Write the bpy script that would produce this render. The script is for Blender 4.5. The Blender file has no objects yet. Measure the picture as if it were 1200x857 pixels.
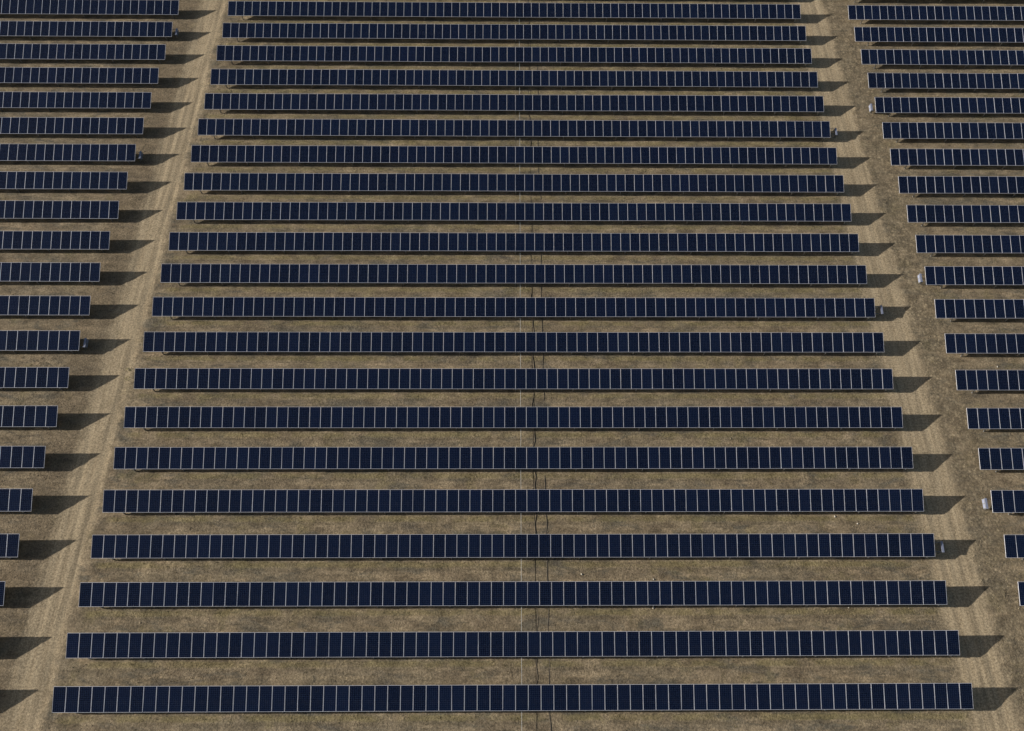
import bpy, bmesh, math
import numpy as np
from mathutils import Matrix, Vector

rng = np.random.default_rng(11)
R = math.radians
scene = bpy.context.scene
col = scene.collection

# ------------------------------------------------------------------ camera
CAM_H, CAM_X = 67.9186, -1.2226
PITCH, ROLL, YAW, FPX = 1.0877, -0.02126, -0.02323, 914.8
cam = bpy.data.cameras.new('camera')
cam.sensor_width = 36.0
cam.lens = 36.0 * FPX / 1200.0
cam.clip_end = 4000.0
camo = bpy.data.objects.new('camera', cam)
col.objects.link(camo)
cy, sy_ = math.cos(YAW), math.sin(YAW)
ex = Vector((cy, sy_, 0)); ey = Vector((-sy_, cy, 0)); ez = Vector((0, 0, 1))
fwd = ey * math.cos(PITCH) - ez * math.sin(PITCH)
up0 = ey * math.sin(PITCH) + ez * math.cos(PITCH)
cr, sr = math.cos(ROLL), math.sin(ROLL)
right = ex * cr - up0 * sr
up = ex * sr + up0 * cr
M = Matrix((right, up, -fwd)).transposed().to_4x4()
M.translation = Vector((CAM_X, 0, CAM_H))
camo.matrix_world = M
scene.camera = camo

# ------------------------------------------------------------------ light
SUN = Vector((-3.464, 0.1745, 1.0)).normalized()      # towards the sun: low, from the left
elev = math.asin(SUN.z)
azim = math.atan2(SUN.x, SUN.y)                     # from +Y towards +X
world = bpy.data.worlds.new('World'); scene.world = world
world.use_nodes = True
wn = world.node_tree
sky = wn.nodes.new('ShaderNodeTexSky')
sky.sky_type = 'NISHITA'; sky.sun_disc = False
sky.sun_elevation = elev; sky.sun_rotation = azim % (2 * math.pi)
sky.air_density = 1.0; sky.dust_density = 2.5; sky.ozone_density = 0.6
bg = wn.nodes['Background']; bg.inputs['Strength'].default_value = 0.05
wn.links.new(sky.outputs[0], bg.inputs['Color'])
sl = bpy.data.lights.new('sun', 'SUN')
sl.energy = 5.0; sl.angle = R(0.5); sl.color = (1.0, 0.935, 0.85)
so = bpy.data.objects.new('sun', sl); col.objects.link(so)
so.rotation_euler = (-SUN).to_track_quat('-Z', 'Y').to_euler()
so.location = (-60, 0, 40)
scene.view_settings.view_transform = 'Standard'
scene.view_settings.look = 'None'
scene.view_settings.exposure = 0.88
scene.view_settings.gamma = 1.0
scene.view_settings.use_curve_mapping = False

# ------------------------------------------------------------------ layout
D, Y0 = 4.0411, 5.4031                # spacing of the rows, first row
TILT = 0.35566; HP = 0.946           # tilt and middle height of the module plane
PITCHX = 1.012; MW, ML = 0.993, 1.97 # module pitch, width, length
TH = 0.034
HALF = 36 * PITCHX
XL, XR = -42.693, 42.557             # ends of the side blocks
SKEW = 0.00627                       # the lanes are not quite square to the rows
def skew(y): return SKEW * (y - Y0 - 10 * D)

# ------------------------------------------------------------------ helpers
def tag(o, label=None, cat=None, group=None, kind=None):
    if label: o['label'] = label
    if cat: o['category'] = cat
    if group: o['group'] = group
    if kind: o['kind'] = kind
    return o

def empty(name, loc, rot=(0, 0, 0)):
    o = bpy.data.objects.new(name, None); col.objects.link(o)
    o.empty_display_size = 0.3
    o.location = loc; o.rotation_euler = rot
    return o

def link(name, me, parent=None, loc=(0, 0, 0), rot=(0, 0, 0)):
    o = bpy.data.objects.new(name, me); col.objects.link(o)
    o.location = loc; o.rotation_euler = rot
    if parent is not None: o.parent = parent
    return o

def mesh_np(name, v, f, mat, smooth=False):
    """v (n,3), f (m,k) uniform polygons"""
    me = bpy.data.meshes.new(name)
    n, (m, k) = len(v), f.shape
    me.vertices.add(n); me.vertices.foreach_set('co', np.asarray(v, np.float32).ravel())
    me.loops.add(m * k); me.loops.foreach_set('vertex_index', np.asarray(f, np.int32).ravel())
    me.polygons.add(m)
    me.polygons.foreach_set('loop_start', np.arange(0, m * k, k, dtype=np.int32))
    me.polygons.foreach_set('loop_total', np.full(m, k, np.int32))
    me.polygons.foreach_set('use_smooth', np.full(m, smooth))
    me.update(calc_edges=True); me.validate()
    me.materials.append(mat)
    return me

def bm_mesh(name, bm, *mats, smooth=False):
    me = bpy.data.meshes.new(name); bm.normal_update(); bm.to_mesh(me); bm.free()
    for m in mats: me.materials.append(m)
    if smooth:
        for p in me.polygons: p.use_smooth = True
    return me

def box(bm, c, s, mi=0, rot=None, bevel=0.0):
    r = bmesh.ops.create_cube(bm, size=1.0)
    vs = r['verts']
    bmesh.ops.scale(bm, vec=s, verts=vs)
    if bevel:
        es = list({e for v in vs for e in v.link_edges})
        g = bmesh.ops.bevel(bm, geom=es, offset=bevel, segments=2, affect='EDGES', profile=0.6)
        vs = list({v for f in g['faces'] for v in f.verts} | {v for v in vs if v.is_valid})
    if rot is not None: bmesh.ops.rotate(bm, cent=(0, 0, 0), matrix=rot, verts=vs)
    bmesh.ops.translate(bm, vec=c, verts=vs)
    for f in {f for v in vs for f in v.link_faces}: f.material_index = mi
    return vs

def tube_mesh(name, pts, rad, mat, seg=8):
    pts = np.asarray(pts, float); n = len(pts)
    t = np.gradient(pts, axis=0); t /= np.linalg.norm(t, axis=1)[:, None]
    ref = np.where(np.abs(t[:, 2:3]) > .9, np.array([[1., 0, 0]]), np.array([[0, 0, 1.]]))
    a = np.cross(t, ref); a /= np.linalg.norm(a, axis=1)[:, None]; b = np.cross(t, a)
    ang = np.linspace(0, 2 * np.pi, seg, endpoint=False)
    v = (pts[:, None] + rad * (a[:, None] * np.cos(ang)[None, :, None] + b[:, None] * np.sin(ang)[None, :, None])).reshape(-1, 3)
    i = np.arange(n - 1)[:, None] * seg; j = np.arange(seg)[None]; k = (j + 1) % seg
    f = np.stack([i + j, i + k, i + seg + k, i + seg + j], -1).reshape(-1, 4)
    return mesh_np(name, v, f, mat, True)

# value noise
_tabs = [rng.random((257, 257)) for _ in range(24)]
def vnoise(x, y, wl, k=0):
    T = _tabs[k % 24]
    x = np.asarray(x, float) / wl + 31.7 * k + 4000; y = np.asarray(y, float) / wl + 17.3 * k + 4000
    xi = np.floor(x).astype(int); yi = np.floor(y).astype(int)
    fx = x - xi; fy = y - yi
    fx = fx * fx * fx * (fx * (fx * 6 - 15) + 10); fy = fy * fy * fy * (fy * (fy * 6 - 15) + 10)
    x0, x1, y0, y1 = xi % 256, (xi + 1) % 256, yi % 256, (yi + 1) % 256
    return (T[x0, y0] * (1 - fx) * (1 - fy) + T[x1, y0] * fx * (1 - fy) + T[x0, y1] * (1 - fx) * fy + T[x1, y1] * fx * fy) - .5
def sstep(a, b, x):
    t = np.clip((x - a) / (b - a), 0, 1); return t * t * (3 - 2 * t)

def lane_mask(x, y):
    x = x - skew(y)
    w = .5 * vnoise(x * 0, y, 5., 20) + .35 * vnoise(x, y, 1.3, 21)
    l = sstep(-41.0, -40.1, x + w) * (1 - sstep(-37.2, -36.5, x + w))
    r = sstep(35.8, 36.8, x + w) * (1 - sstep(39.7, 40.5, x + w))
    return np.maximum(l, r)
def rough_mask(x, y):
    x = x - skew(y)
    w = .6 * vnoise(x, y, 2., 19)
    return np.maximum(.55 * sstep(39.9, 40.8, x + w) * (1 - sstep(42.4, 44.5, x + w)),
                      .6 * sstep(-37.6, -37.0, x + w) * (1 - sstep(-36.3, -35.2, x + w)))
def height(x, y):
    lane = lane_mask(x, y); rg = rough_mask(x, y)
    fade = (1 - sstep(76, 95, np.abs(x))) * sstep(-20, -8, y) * (1 - sstep(106, 122, y))
    h = .05 * vnoise(x, y, 6., 0) + .045 * vnoise(x, y, 2.1, 1)
    h += (1 - .7 * lane) * (.018 * vnoise(x, y, .8, 2) + .014 * vnoise(x, y, .42, 3))
    h += rg * (.07 * vnoise(x, y, .7, 5) + .055 * vnoise(x, y, .42, 6))
    # wheel ruts
    for c, wd, dp in ((-39.6, .28, .035), (-37.9, .28, .04), (-38.9, .2, .02), (37.25, .25, .02), (38.9, .27, .03), (38.0, .2, .015)):
        cc = c + skew(y) + .5 * vnoise(x * 0, y, 14., 8) + .12 * vnoise(x * 0, y, 3., 9)
        h -= dp * np.exp(-((x - cc) / wd) ** 2) * (.6 + .8 * vnoise(x * 0 + c, y, 4., 10))
    h += .02 * lane * vnoise(x * 3.2, y * .22, 1., 12)
    return h * fade

# ------------------------------------------------------------------ node helper
class NT:
    def __init__(s, mat):
        mat.use_nodes = True; s.t = mat.node_tree; s.n = s.t.nodes
        s.b = s.n['Principled BSDF']
    def link(s, a, b): s.t.links.new(a, b)
    def _set(s, sock, v):
        if isinstance(v, bpy.types.NodeSocket): s.link(v, sock)
        else: sock.default_value = v
    def coord(s): return s.n.new('ShaderNodeTexCoord').outputs['Object']
    def math(s, op, a, b=0.0, c=0.0, clamp=False):
        n = s.n.new('ShaderNodeMath'); n.operation = op; n.use_clamp = clamp
        for i, v in enumerate((a, b, c)): s._set(n.inputs[i], v)
        return n.outputs[0]
    def sep(s, v):
        n = s.n.new('ShaderNodeSeparateXYZ'); s.link(v, n.inputs[0]); return n.outputs
    def mapv(s, v, scale):
        n = s.n.new('ShaderNodeMapping'); s.link(v, n.inputs[0]); n.inputs['Scale'].default_value = scale; return n.outputs[0]
    def noise(s, v, scale, detail=4, rough=.55, dist=0.0):
        n = s.n.new('ShaderNodeTexNoise'); s.link(v, n.inputs['Vector'])
        n.inputs['Scale'].default_value = scale; n.inputs['Detail'].default_value = detail
        n.inputs['Roughness'].default_value = rough; n.inputs['Distortion'].default_value = dist
        return n.outputs[0]
    def voro(s, v, scale, feature='F1', rnd=1.0):
        n = s.n.new('ShaderNodeTexVoronoi'); s.link(v, n.inputs['Vector']); n.feature = feature
        n.inputs['Scale'].default_value = scale; n.inputs['Randomness'].default_value = rnd
        return n.outputs
    def ramp(s, v, a, b, lo=0.0, hi=1.0):
        n = s.n.new('ShaderNodeMapRange'); n.interpolation_type = 'SMOOTHSTEP'
        s._set(n.inputs[0], v)
        for i, q in zip((1, 2, 3, 4), (a, b, lo, hi)): n.inputs[i].default_value = q
        return n.outputs[0]
    def mix(s, f, a, b):
        n = s.n.new('ShaderNodeMix'); n.data_type = 'RGBA'
        s._set(n.inputs[0], f); s._set(n.inputs[6], a if isinstance(a, bpy.types.NodeSocket) else (*a, 1)); s._set(n.inputs[7], b if isinstance(b, bpy.types.NodeSocket) else (*b, 1))
        return n.outputs[2]
    def mul(s, c, f):     # colour times value
        n = s.n.new('ShaderNodeVectorMath'); n.operation = 'SCALE'; s.link(c, n.inputs[0]); s._set(n.inputs[3], f); return n.outputs[0]
    def bump(s, h, strength, dist):
        n = s.n.new('ShaderNodeBump'); s.link(h, n.inputs['Height']); n.inputs['Strength'].default_value = strength; n.inputs['Distance'].default_value = dist
        s.link(n.outputs[0], s.b.inputs['Normal']); return n
    def out(s, color=None, rough=None, metal=None, spec=None):
        for k, v in (('Base Color', color), ('Roughness', rough), ('Metallic', metal), ('Specular IOR Level', spec)):
            if v is None: continue
            if isinstance(v, tuple): v = (*v, 1)
            s._set(s.b.inputs[k], v)

def mat_ground():
    m = bpy.data.materials.new('dry_soil'); t = NT(m)
    P = t.coord(); x, y, z = t.sep(P)
    x = t.math('SUBTRACT', x, t.math('MULTIPLY', SKEW, t.math('SUBTRACT', y, Y0 + 10 * D)))
    big = t.noise(P, .10, 3); mid = t.noise(P, .55, 5, .6); fine = t.noise(P, 6.0, 5, .74); grit = t.noise(P, 17., 3, .7)
    horiz = t.noise(t.mapv(P, (.17, 1.6, 1)), 1.0, 5, .64)
    c = t.mix(t.ramp(mid, .36, .66), (.141, .112, .076), (.238, .190, .127))
    c = t.mix(t.ramp(big, .42, .62, 0, .55), c, (.170, .144, .100))
    c = t.mix(t.ramp(horiz, .48, .68, 0, .8), c, (.262, .211, .138))
    grey = t.noise(t.mapv(P, (.35, .9, 1)), .8, 5, .65, .6)
    c = t.mix(t.ramp(grey, .49, .66, 0, .88), c, (.108, .098, .076))
    olive = t.noise(P, .35, 4, .6)
    c = t.mix(t.ramp(olive, .55, .70, 0, .4), c, (.170, .145, .070))
    dark = t.noise(t.mapv(P, (.16, .5, 1)), 1.0, 5, .62, .5)
    c = t.mix(t.ramp(dark, .56, .70, 0, .8), c, (.098, .086, .068))
    pale = t.noise(t.mapv(P, (.14, .62, 1)), 1.3, 5, .62, .5)
    c = t.mix(t.ramp(pale, .56, .70, 0, .75), c, (.290, .226, .146))
    # strip watered by the run-off below each row of modules, and the line past it
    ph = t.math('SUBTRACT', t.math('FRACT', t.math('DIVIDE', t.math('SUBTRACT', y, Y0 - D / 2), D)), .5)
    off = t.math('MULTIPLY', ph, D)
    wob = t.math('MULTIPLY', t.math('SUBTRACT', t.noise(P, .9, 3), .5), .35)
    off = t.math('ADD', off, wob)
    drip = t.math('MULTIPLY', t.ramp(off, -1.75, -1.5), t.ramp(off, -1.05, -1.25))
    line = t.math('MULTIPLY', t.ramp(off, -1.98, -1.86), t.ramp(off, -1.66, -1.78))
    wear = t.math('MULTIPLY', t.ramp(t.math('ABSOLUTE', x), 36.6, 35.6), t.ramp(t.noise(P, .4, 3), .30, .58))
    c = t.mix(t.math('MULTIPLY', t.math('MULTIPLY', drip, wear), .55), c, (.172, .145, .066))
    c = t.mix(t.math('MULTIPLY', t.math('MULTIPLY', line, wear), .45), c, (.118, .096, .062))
    # vehicle lanes
    yv = t.mapv(P, (0, 1, 0))
    sh = t.math('ADD', t.math('MULTIPLY', t.math('SUBTRACT', t.noise(yv, .12, 2), .5), 1.1), t.math('MULTIPLY', t.math('SUBTRACT', t.noise(P, 1.1, 4, .6), .5), 1.3))
    xx = t.math('ADD', x, sh)
    l = t.math('MULTIPLY', t.ramp(xx, -41.5, -39.8), t.ramp(xx, -36.7, -38.0))
    r = t.math('MULTIPLY', t.ramp(xx, 35.4, 36.6), t.ramp(xx, 40.6, 39.7))
    lane = t.math('MAXIMUM', l, r)
    streak = t.noise(t.mapv(P, (2.6, .13, 1)), 1.0, 4, .6, .3)
    streak2 = t.noise(t.mapv(P, (7., .4, 1)), 1.0, 3, .6)
    lc = t.mix(t.ramp(streak, .32, .68), (.250, .200, .131), (.348, .282, .187))
    lc = t.mix(t.ramp(streak2, .5, .72, 0, .35), lc, (.345, .286, .193))
    lc = t.mix(t.ramp(mid, .55, .72, 0, .4), lc, (.20, .162, .100))
    c = t.mix(t.math('MULTIPLY', lane, .95), c, lc)
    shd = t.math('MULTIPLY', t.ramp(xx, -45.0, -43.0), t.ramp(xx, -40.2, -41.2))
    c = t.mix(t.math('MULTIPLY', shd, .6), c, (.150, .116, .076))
    # rough graded verge
    ro = t.math('MULTIPLY', t.ramp(xx, 39.6, 40.8), t.ramp(xx, 45.0, 43.0))
    vo = t.math('ADD', t.voro(P, 3.0)[0], t.math('MULTIPLY', t.math('SUBTRACT', t.noise(P, 6., 4, .7), .5), .7))
    rc = t.mix(t.ramp(vo, .1, .55), (.290, .240, .158), (.140, .114, .077))
    c = t.mix(t.math('MULTIPLY', ro, .6), c, rc)
    v = t.math('ADD', t.math('MULTIPLY', fine, .75), t.math('MULTIPLY', grit, .5))
    blot = t.noise(t.mapv(P, (.55, 1.0, 1)), 1.5, 6, .68, .4)
    c = t.mul(c, t.math('MULTIPLY', t.ramp(v, .45, .81, .52, 1.42), t.math('ADD', t.math('MULTIPLY', lane, .75), t.math('MULTIPLY', t.math('SUBTRACT', 1.0, t.math('MULTIPLY', lane, .75)), t.ramp(blot, .32, .68, .78, 1.18)))))
    t.out(c, 1.0, 0.0, .1)
    h = t.math('ADD', t.math('MULTIPLY', t.noise(P, 4.2, 6, .74), 1.0), t.math('MULTIPLY', t.noise(t.mapv(P, (1.2, 2.2, 1)), 1.6, 4, .6), .7))
    h = t.math('MULTIPLY', h, t.math('SUBTRACT', 1.0, t.math('MULTIPLY', lane, .72)))
    t.bump(h, 1.0, .05)
    return m

def mat_flat(name, c, rough=.6, metal=0.0, var=.12, scale=6., spec=.4):
    m = bpy.data.materials.new(name); t = NT(m)
    n = t.noise(t.coord(), scale, 4, .6)
    t.out(t.mul(t.mix(0.0, c, c), t.ramp(n, .3, .7, 1 - var, 1 + var)), rough, metal, spec)
    return m

def mat_cells():
    m = bpy.data.materials.new('solar_cells'); t = NT(m)
    P = t.coord(); x, y, z = t.sep(P)
    cw, ch = .1595, .1605                                            # 6 x 12 cells
    ax = t.math('ABSOLUTE', x); ay = t.math('ABSOLUTE', y)
    inside = t.math('MULTIPLY', t.math('LESS_THAN', ax, 3 * cw), t.math('LESS_THAN', ay, 6 * ch))
    fx = t.math('ABSOLUTE', t.math('SUBTRACT', t.math('FRACT', t.math('DIVIDE', t.math('ADD', x, 10 * cw), cw)), .5))
    fy = t.math('ABSOLUTE', t.math('SUBTRACT', t.math('FRACT', t.math('DIVIDE', t.math('ADD', y, 10 * ch), ch)), .5))
    gap = t.math('MAXIMUM', t.math('GREATER_THAN', fx, .488), t.math('GREATER_THAN', fy, .488))
    dia = t.math('GREATER_THAN', t.math('ADD', fx, fy), .935)       # clipped corners of mono cells
    gap = t.math('MAXIMUM', gap, dia)
    bx = t.math('ABSOLUTE', t.math('SUBTRACT', t.math('FRACT', t.math('MULTIPLY', t.math('DIVIDE', t.math('ADD', x, 10 * cw), cw), 3.)), .5))
    bus = t.math('MULTIPLY', t.math('LESS_THAN', bx, .03), .35)     # bus bars
    info = t.n.new('ShaderNodeObjectInfo').outputs['Random']
    ci = t.n.new('ShaderNodeTexWhiteNoise'); ci.noise_dimensions = '3D'
    cell = t.n.new('ShaderNodeCombineXYZ')
    t._set(cell.inputs[0], t.math('FLOOR', t.math('DIVIDE', x, cw))); t._set(cell.inputs[1], t.math('FLOOR', t.math('DIVIDE', y, ch)))
    t._set(cell.inputs[2], t.math('MULTIPLY', info, 50.)); t.link(cell.outputs[0], ci.inputs['Vector'])
    c = t.mix(info, (.0009, .0031, .0140), (.0022, .0058, .0225))
    c = t.mul(c, t.ramp(ci.outputs['Value'], 0, 1, .93, 1.07))
    c = t.mix(bus, c, (.04, .045, .055))
    c = t.mix(t.math('MULTIPLY', gap, .85), c, (.072, .105, .18))
    c = t.mix(inside, (.42, .43, .48), c)
    dust = t.noise(P, 1.5, 4, .6)
    c = t.mix(t.ramp(dust, .45, .8, .0, .015), c, (.30, .25, .17))
    t.out(c, .15, 0.0, .25)
    return m

MAT = dict(
    ground=mat_ground(), cells=mat_cells(),
    alu=mat_flat('aluminium', (.56, .58, .65), .45, .2, .05, 3.),  # blue tint painted in for the sky reflected by the frames
    back=mat_flat('backsheet', (.55, .55, .55), .7),
    galv=mat_flat('galvanised_steel', (.20, .205, .21), .5, .5, .2, 9.),
    cabinet=mat_flat('painted_cabinet', (.125, .13, .13), .45, 0.0, .05, 4.),
    cover=mat_flat('cabinet_cover', (.17, .19, .26), .4, 0.0, .06, 4.),
    black=mat_flat('dark_line', (.055, .045, .036), .7),
    tan=mat_flat('trench_brown', (.09, .072, .052), .8, 0.0, .3, 3.),
    pipe=mat_flat('pale_conduit', (.36, .38, .38), .5),
    stone=mat_flat('pale_stone', (.36, .34, .29), .9, 0, .2, 20.),
)

# ------------------------------------------------------------------ ground sheet and lanes
def graded(a, b, step, far):
    core = np.arange(a, b + 1e-6, step); out = []; s = step; v = b
    while v < far: s *= 1.35; v += s; out.append(v)
    out2 = []; s = step; v = a
    while v > -far: s *= 1.35; v -= s; out2.append(v)
    return np.concatenate([out2[::-1], core, out])
gx = graded(-76, 76, .2, 1500.); gy = graded(-6, 104, .2, 1500.)
GX, GY = np.meshgrid(gx, gy, indexing='ij')
GZ = height(GX, GY)
def sheet(ix0, ix1, iy0, iy1, dz):
    X, Y, Z = GX[ix0:ix1, iy0:iy1], GY[ix0:ix1, iy0:iy1], GZ[ix0:ix1, iy0:iy1] + dz
    a, b = X.shape
    i = np.arange(a - 1)[:, None] * b + np.arange(b - 1)[None]
    f = np.stack([i, i + b, i + b + 1, i + 1], -1).reshape(-1, 4)
    return np.stack([X, Y, Z], -1).reshape(-1, 3), f
v, f = sheet(0, len(gx), 0, len(gy), 0.0)
tag(link('ground', mesh_np('ground', v, f, MAT['ground'], True)), kind='structure')
for a, b in ((-41.0, -36.8), (36.2, 40.1)):
    i0, i1 = np.searchsorted(gx, a), np.searchsorted(gx, b)
    j0, j1 = np.searchsorted(gy, -6.0), np.searchsorted(gy, 104.0)
    dz = np.full((i1 - i0, j1 - j0), .005); dz[0] = dz[-1] = -.006; dz[:, 0] = dz[:, -1] = -.006
    v, f = sheet(i0, i1, j0, j1, dz)
    tag(link('dirt_track', mesh_np('dirt_track', v, f, MAT['ground'], True)), kind='structure')

# ------------------------------------------------------------------ dry grass, clods
def mat_grass():
    m = bpy.data.materials.new('dry_grass'); t = NT(m)
    P = t.coord(); n = t.noise(P, .5, 3); k = t.noise(P, 6., 2)
    c = t.mix(t.ramp(n, .4, .65), (.20, .160, .088), (.150, .135, .060))
    t.out(t.mul(c, t.ramp(k, .3, .7, .75, 1.25)), .9, 0, .1)
    return m
MAT['grass'] = mat_grass()
N = 90000
px = rng.uniform(-70, 70, N); py = rng.uniform(-2, 96, N)
dens = .35 + 1.1 * vnoise(px, py, 3.5, 14) + .7 * vnoise(px, py, 1.0, 15)
offy = (py - Y0 + D / 2) % D - D / 2
dens += .5 * ((offy < -1.05) & (offy > -1.7))
dens -= 1.5 * lane_mask(px, py)
keep = dens > rng.random(N) * .9
px, py = px[keep], py[keep]; n = len(px); pz = height(px, py)
B = 5
hh = rng.uniform(.025, .085, n); sp = rng.uniform(.03, .08, n)
ang = rng.uniform(0, 2 * np.pi, (n, B)); lean = rng.uniform(.2, 1.0, (n, B))
bw = rng.uniform(.008, .02, (n, B))
cx, sx = np.cos(ang), np.sin(ang)
base = np.stack([px[:, None] + cx * sp[:, None] * .4, py[:, None] + sx * sp[:, None] * .4, np.repeat(pz[:, None], B, 1) - .006], -1)
side = np.stack([-sx * bw, cx * bw, 0 * bw], -1)
tip = base + np.stack([cx * lean * sp[:, None], sx * lean * sp[:, None], hh[:, None] * (1.1 - .5 * lean)], -1)
v = np.stack([base - side, base + side, tip], 2).reshape(-1, 3)
tag(link('dry_grass', mesh_np('dry_grass', v, np.arange(len(v)).reshape(-1, 3), MAT['grass'])),
    'short tufts of dry straw coloured grass between the solar rows', 'grass', kind='stuff')

bm = bmesh.new(); bmesh.ops.create_icosphere(bm, subdivisions=1, radius=1.0)
iv = np.array([q.co for q in bm.verts]); iF = np.array([[q.index for q in f.verts] for f in bm.faces]); bm.free()
def clods(px, py, r, k):
    n = len(px)
    s = r[:, None, None] * rng.uniform(.7, 1.25, (n, len(iv), 1)) * np.stack([rng.uniform(.8, 1.3, n), rng.uniform(.8, 1.3, n), rng.uniform(.5, .8, n)], -1)[:, None]
    a = rng.uniform(0, 6.28, n); c, q = np.cos(a)[:, None], np.sin(a)[:, None]
    w = iv[None] * s
    w = np.stack([w[..., 0] * c - w[..., 1] * q, w[..., 0] * q + w[..., 1] * c, w[..., 2]], -1)
    w += np.stack([px, py, height(px, py) + r * .15], -1)[:, None]
    f = (iF[None] + (np.arange(n) * len(iv))[:, None, None]).reshape(-1, 3)
    return w.reshape(-1, 3), f
def mat_clod():
    m = bpy.data.materials.new('soil_clods'); t = NT(m)
    n = t.noise(t.coord(), 2.2, 3)
    t.out(t.mix(t.ramp(n, .35, .65), (.17, .138, .09), (.31, .262, .185)), 1.0, 0, .1)
    return m
MAT['clod'] = mat_clod()
cxs = [rng.uniform(39.8, 44.0, 5000), rng.uniform(-37.8, -35.0, 900), rng.uniform(-66, 66, 9000)]
cys = [rng.uniform(0, 94, 5000), rng.uniform(0, 94, 900), rng.uniform(0, 94, 9000)]
for (x0, y0, sxx, syy, k) in ((-30., 36.4, 4.2, .28, 170), (.4, 40.0, .8, .35, 50), (-34.3, 36.5, 1.6, .3, 90), (-21, 36.3, 1., .3, 50), (48, 33.5, 3., .6, 90)):
    cxs.append(rng.normal(x0, sxx, k)); cys.append(rng.normal(y0, syy, k))
cxs = np.concatenate(cxs); cys = np.concatenate(cys); cxs = cxs + skew(cys)
ok = (lane_mask(cxs, cys) < .5) & (rng.random(len(cxs)) < .35 + 1.6 * (vnoise(cxs, cys, 2.2, 16) + .25))
cxs, cys = cxs[ok], cys[ok]
v, f = clods(cxs, cys, np.minimum(rng.gamma(2.0, .007, len(cxs)) + .01, .055), 0)
tag(link('soil_clods', mesh_np('soil_clods', v, f, MAT['clod'])), 'pale lumps of dug soil and gravel scattered on the bare ground', 'soil', kind='stuff')

# ------------------------------------------------------------------ solar rows
def frame_mesh():
    bm = bmesh.new(); fw = .013; x, y = MW / 2, ML / 2
    for s in (-1, 1):
        box(bm, (s * (x - fw / 2), 0, 0), (fw, ML, TH))
        box(bm, (0, s * (y - fw / 2), 0), (MW - 2 * fw - .0005, fw, TH - .002))
    return bm_mesh('module_frame', bm, MAT['alu'])
def glass_mesh():
    bm = bmesh.new(); fw = .013
    box(bm, (0, 0, .011), (MW - 2 * fw - .001, ML - 2 * fw - .001, .006))
    for fc in bm.faces:
        fc.material_index = 0 if fc.normal.z > .5 else 1
    bm.normal_update()
    for fc in bm.faces: fc.material_index = 0 if fc.normal.z > .5 else 1
    return bm_mesh('solar_module', bm, MAT['cells'], MAT['back'])
FRAME, GLASS = frame_mesh(), glass_mesh()

def z_at(y): return HP + y * math.tan(TILT)
def post_mesh(y, name):
    bm = bmesh.new(); h = z_at(y) - .10
    box(bm, (0, 0, h / 2 - .15), (.012, .09, h + .3)); 
    for s in (-1, 1): box(bm, (0.024, s * .0485, h / 2 - .15), (.06, .007, h + .3))
    return bm_mesh(name, bm, MAT['galv'])
POST_F, POST_R = post_mesh(-.92, 'front_post'), post_mesh(.42, 'rear_post')
def rafter_mesh():
    bm = bmesh.new(); rt = Matrix.Rotation(TILT, 4, 'X')
    box(bm, (0, -.2 * math.cos(TILT), HP - .2 * math.sin(TILT) - .115), (.05, 1.62, .07), rot=rt)
    return bm_mesh('rafter', bm, MAT['galv'])
RAFTER = rafter_mesh()
def rail_mesh(length):
    bm = bmesh.new(); box(bm, (length / 2, 0, 0), (length, .05, .05)); return bm_mesh('rail', bm, MAT['galv'])

ORD = ('nearest second third fourth fifth sixth seventh eighth ninth tenth eleventh twelfth thirteenth fourteenth fifteenth sixteenth '
       'seventeenth eighteenth nineteenth twentieth twenty-first twenty-second').split()
POSTS_C = [-34.65, -30.2, -24.4, -18.4, -11.6, -5.54, 0.0, 5.52, 11.6, 18.6, 24.6, 30.65, 35.75]

def solar_row(x0, n, k, tilt_extra, dy, posts, label, group):
    """a row of n modules whose left end is x0; k counts from the viewer"""
    Y = Y0 + D * k + dy
    root = empty('solar_row', (x0 + skew(Y0 + D * k), Y, 0))
    tag(root, label, 'solar row', group)
    t = TILT + tilt_extra
    nrm = Vector((0, -math.sin(t), math.cos(t)))
    t += rng.normal(0, .002)
    for i in range(n):
        j = rng.normal(0, .0025) + .008 * float(vnoise(x0 + i, k * 9., 9., 17))
        dz = .035 * float(vnoise(x0 + i, k * 7., 12., 18))
        c = Vector(((i + .5) * PITCHX + rng.normal(0, .002), 0, HP + dz)) - nrm * (TH / 2 - rng.normal(0, .002))
        g = bpy.data.objects.new('solar_module', GLASS); g.location = c; g.rotation_euler = (t + j, rng.normal(0, .0015), 0); g.parent = root
        col.objects.link(g)
        fr = bpy.data.objects.new('module_frame', FRAME); fr.parent = g; col.objects.link(fr)
    for yy in (-.55, .5):
        q = Vector((0, yy * math.cos(t), HP + yy * math.sin(t))) - nrm * (TH + .026)
        link('rail', rail_mesh(n * PITCHX), root, q, (t, 0, 0))
    for xp in posts:
        link('post', POST_F, root, (xp - x0, -.92, 0)); link('post', POST_R, root, (xp - x0, .42, 0))
        link('rafter', RAFTER, root, (xp - x0, 0, 0))
    return root

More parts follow.
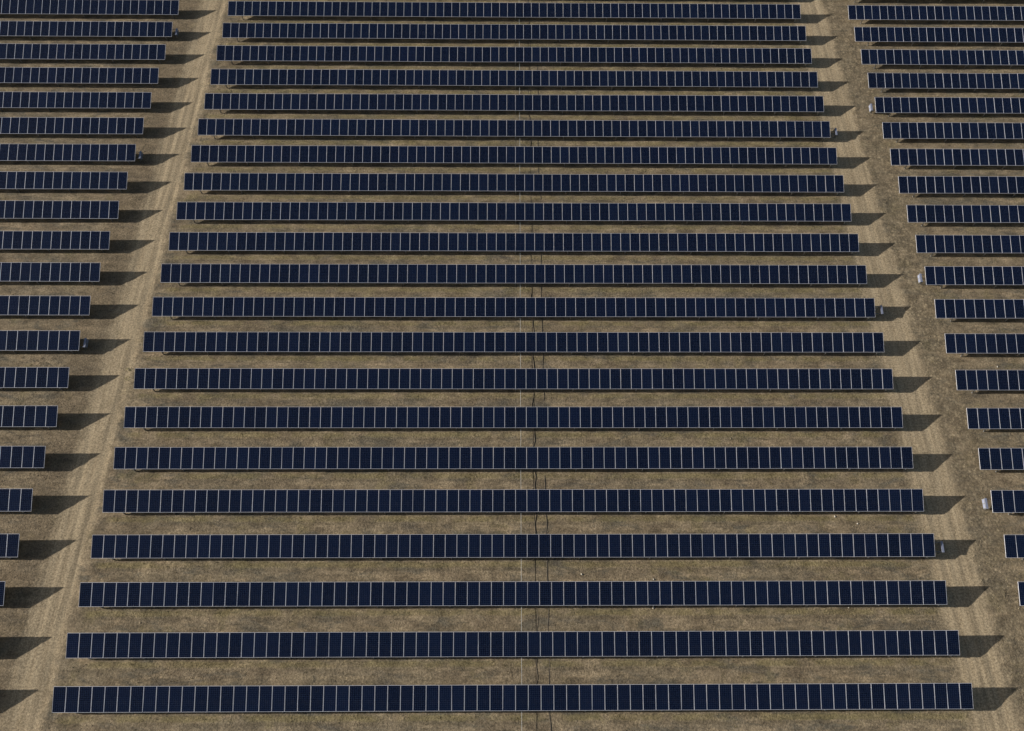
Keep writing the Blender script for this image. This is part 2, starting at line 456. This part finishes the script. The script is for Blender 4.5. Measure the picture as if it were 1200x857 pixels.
def view_x(k):   # half width of the view at row k
    y = Y0 + D * k
    return 40.5 + (y - 3.0) * (66.9 - 40.5) / 86.4
BOX_C, BOX_R, BOX_L = {3, 9, 15}, {4, 10, 16}, {8, 14, 19}
for k in range(22):
    o = ORD[k]
    if k == 21: lab = 'long middle row just past the top edge, only its shadow in view'
    else: lab = f'long solar row of the middle block, {o} from viewer'
    if k in BOX_C: lab += ', pale box at right end'
    if k == 0: lab = 'long solar row of the middle block, nearest to the viewer'
    solar_row(-HALF, 72, k, 0, 0, POSTS_C, lab, 'solar rows of the middle block')
for k in range(22):
    n = max(5, int((view_x(k) + 9 + XL) / PITCHX) + 1)
    if k < 2: lab = ('left row beyond the frame, its shadow tip on the track in the bottom left corner' if k == 0
                     else 'left row beyond the frame casting the second shadow from the bottom left corner')
    elif k == 21: lab = 'left hand solar row hidden past the top left edge of the view'
    else: lab = f'left block solar row{"" if k in BOX_L else " cut by the frame"}, {ORD[k-2]} in view ' + ('from the viewer' if k > 2 else 'to the viewer')
    if k in BOX_L: lab += ', pale box at its end'
    ps = [p for p in (XL - .8 - 5.6 * i for i in range(8)) if p > XL - n * PITCHX + .3]
    solar_row(XL - n * PITCHX, n, k, .003, .112, ps, lab, 'solar rows of the left block')
for k in range(22):
    n = max(5, int((view_x(k) + 9 - XR) / PITCHX) + 1)
    if k < 2: lab = ('right hand row outside the frame level with the nearest middle row' if k == 0 else 'right hand row outside the frame level with the second middle row')
    elif k == 21: lab = 'right hand solar row hidden past the top right edge of the view'
    else: lab = f'right block solar row{"" if k in BOX_R else " cut by the frame"}, {ORD[k-2]} in view ' + ('from the viewer' if k > 2 else 'to the viewer')
    if k in BOX_R: lab += ', pale box at its end'
    ps = [p for p in (XR + 1.75 + 5.6 * i for i in range(8)) if p < XR + n * PITCHX - .3]
    solar_row(XR, n, k, -.0255, -.115, ps, lab, 'solar rows of the right block')

# ------------------------------------------------------------------ inverter cabinets at row ends
def cab_meshes():
    bm = bmesh.new(); box(bm, (0, 0, 0), (.18, .90, .44), bevel=.018); body = bm_mesh('cabinet', bm, MAT['cabinet'])
    bm = bmesh.new(); box(bm, (0, 0, 0), (.22, .95, .03), bevel=.01); cover = bm_mesh('cover', bm, MAT['cover'])
    bm = bmesh.new(); box(bm, (0, 0, .1), (.05, .05, 1.0)); leg = bm_mesh('leg', bm, MAT['galv'])
    bm = bmesh.new(); box(bm, (.5, 0, 0), (1.0, .05, .05)); arm = bm_mesh('support_arm', bm, MAT['galv'])
    bm = bmesh.new(); box(bm, (0, 0, 0), (.02, .34, .28), bevel=.006); door = bm_mesh('door', bm, MAT['cover'])
    return body, cover, leg, arm, door
BODY, COVER, LEG, ARM, DOOR = cab_meshes()
def cabinet(x, k, dy, toward, reach, label):
    root = empty('inverter_cabinet', (x + skew(Y0 + D * k), Y0 + D * k + dy, 0))
    tag(root, label, 'electrical box', 'inverter boxes at the row ends')
    rt = (R(10), 0, 0)
    b = link('cabinet', BODY, root, (0, .05, .48), rt)
    link('cover', COVER, root, (0, .05 - .04, .52 + .2), rt)
    link('door', DOOR, b, (-toward * .095, -.2, 0)); link('door', DOOR, b, (-toward * .095, .22, 0))
    for yy in (-.34, .42): link('leg', LEG, root, (toward * .16, yy, -.2 + .08))
    for yy, zz in ((-.36, .50), (.40, .72)):
        a = link('support_arm', ARM, root, (toward * .12, yy, zz)); a.scale = (reach * toward, 1, 1)
for k, w in ((3, 'nearest of three at right ends of middle rows'), (9, 'middle of three at right ends of middle rows'), (15, 'farthest of three at right ends of middle rows')):
    cabinet(HALF + .77, k, -.1, -1, .62, 'pale grey electrical box, ' + w)
for k, w in ((4, 'nearest of three at left ends of right block rows'), (10, 'middle of three at left ends of right block rows'), (16, 'farthest of three at left ends of right block rows')):
    cabinet(XR - .40, k, -.25, 1, .30, 'pale grey electrical box, ' + w)
for k, w in ((8, 'nearest of three at right ends of left block rows'), (14, 'middle of three at right ends of left block rows'), (19, 'farthest of three at right ends of left block rows')):
    cabinet(XL + .44, k, 0, -1, .45, 'pale grey electrical box, ' + w)

# ------------------------------------------------------------------ lines through the middle
ys = np.arange(0, 98, .35)
pts = np.stack([skew(ys) + .5 + .02 * vnoise(0 * ys, ys, 3., 2), ys, .36 + .03 * vnoise(0 * ys, ys, 4., 3)], -1)
root = empty('conduit_line', (.5, 0, 0))
tag(root, 'thin pale straight pipe running under all the middle rows', 'pipe')
link('pipe', tube_mesh('pipe', pts - np.array([.5, 0, 0]), .012, MAT['pipe']), root)
bm = bmesh.new(); box(bm, (0, 0, .15), (.04, .04, .40)); STAKE = bm_mesh('support', bm, MAT['galv'])
for k in range(22): link('support', STAKE, root, (skew(Y0 + D * k - .3), Y0 + D * k - .3, 0))
def ground_line(name, x0, amp, rad, mat, label, sink, seed):
    ys = np.arange(0, 98, .18)
    xs = skew(ys) + x0 + amp * vnoise(0 * ys, ys, .9, seed) + amp * 1.2 * vnoise(0 * ys, ys, 3., seed + 1)
    zs = height(xs, ys) + rad * .5 - sink * sstep(.05, .25, vnoise(0 * ys, ys, 6.5, seed + 2))
    o = link(name, tube_mesh(name, np.stack([xs, ys, zs], -1), rad, mat)); tag(o, label, 'ground line')
ground_line('ground_line', 1.74, .26, .026, MAT['tan'], 'brown trench line wriggling along the ground beside the pale pipe', .035, 4)  # dark tube added to stand in for a furrow in the soil
ground_line('ground_line', 2.72, .16, .019, MAT['black'], 'thin dark line on the ground, rightmost of the lines through the middle', .08, 7)  # thin dark tube following the ground, sunk in places

# ------------------------------------------------------------------ stones and weeds
STONES = [(5.53, 15.29, .10, 'white stone between third and fourth nearest middle rows, just right of the lines'),
          (11.47, 12.46, .08, 'small white stone at the front edge of the third nearest middle row, nearer the lines'),
          (11.71, 14.85, .08, 'pale stone close behind the third nearest middle row'),
          (28.47, 20.35, .09, 'white stone between fourth and fifth nearest middle rows, left of a similar stone'),
          (30.37, 19.70, .09, 'white stone between fourth and fifth nearest middle rows, right of a similar stone'),
          (28.07, 12.44, .07, 'small white stone at the front edge of the third nearest middle row, far right'),
          (47.60, 35.51, .08, 'pale stone in front of a right block row near the right edge')]
for x, y, r, lab in STONES:
    w, f = clods(np.array([0.]), np.array([0.]), np.array([r]), 0)
    w[:, 2] -= height(np.array([0.]), np.array([0.]))[0]
    tag(link('stone', mesh_np('stone', w, f, MAT['stone'], True), None, (x, y, float(height(np.array([x]), np.array([y]))[0]))), lab, 'stone')
MAT['weed'] = mat_flat('weed_leaves', (.30, .29, .12), .8, 0, .3, 8.)
def weed(x, y, r, lab):
    n = 34
    a = rng.uniform(0, 6.28, n); rr = r * np.sqrt(rng.random(n)); h = rng.uniform(.02, .16, n) * (1.2 - rr / r)
    c = np.stack([np.cos(a) * rr, np.sin(a) * rr * .8, h], -1)
    d1 = rng.normal(0, .026, (n, 3)); d2 = rng.normal(0, .026, (n, 3))
    w = np.stack([c - d1, c + d2, c + d1, c - d2], 1).reshape(-1, 3)
    me = mesh_np('leaves', w, np.arange(4 * n).reshape(-1, 4), MAT['weed'])
    o = link('weed', me, None, (x, y, float(height(np.array([x]), np.array([y]))[0]))); tag(o, lab, 'plant')
weed(-37.75, 35.07, .32, 'low yellow green weed beside the left track, upper of two')
weed(-37.65, 34.14, .26, 'low yellow green weed beside the left track, lower of two')
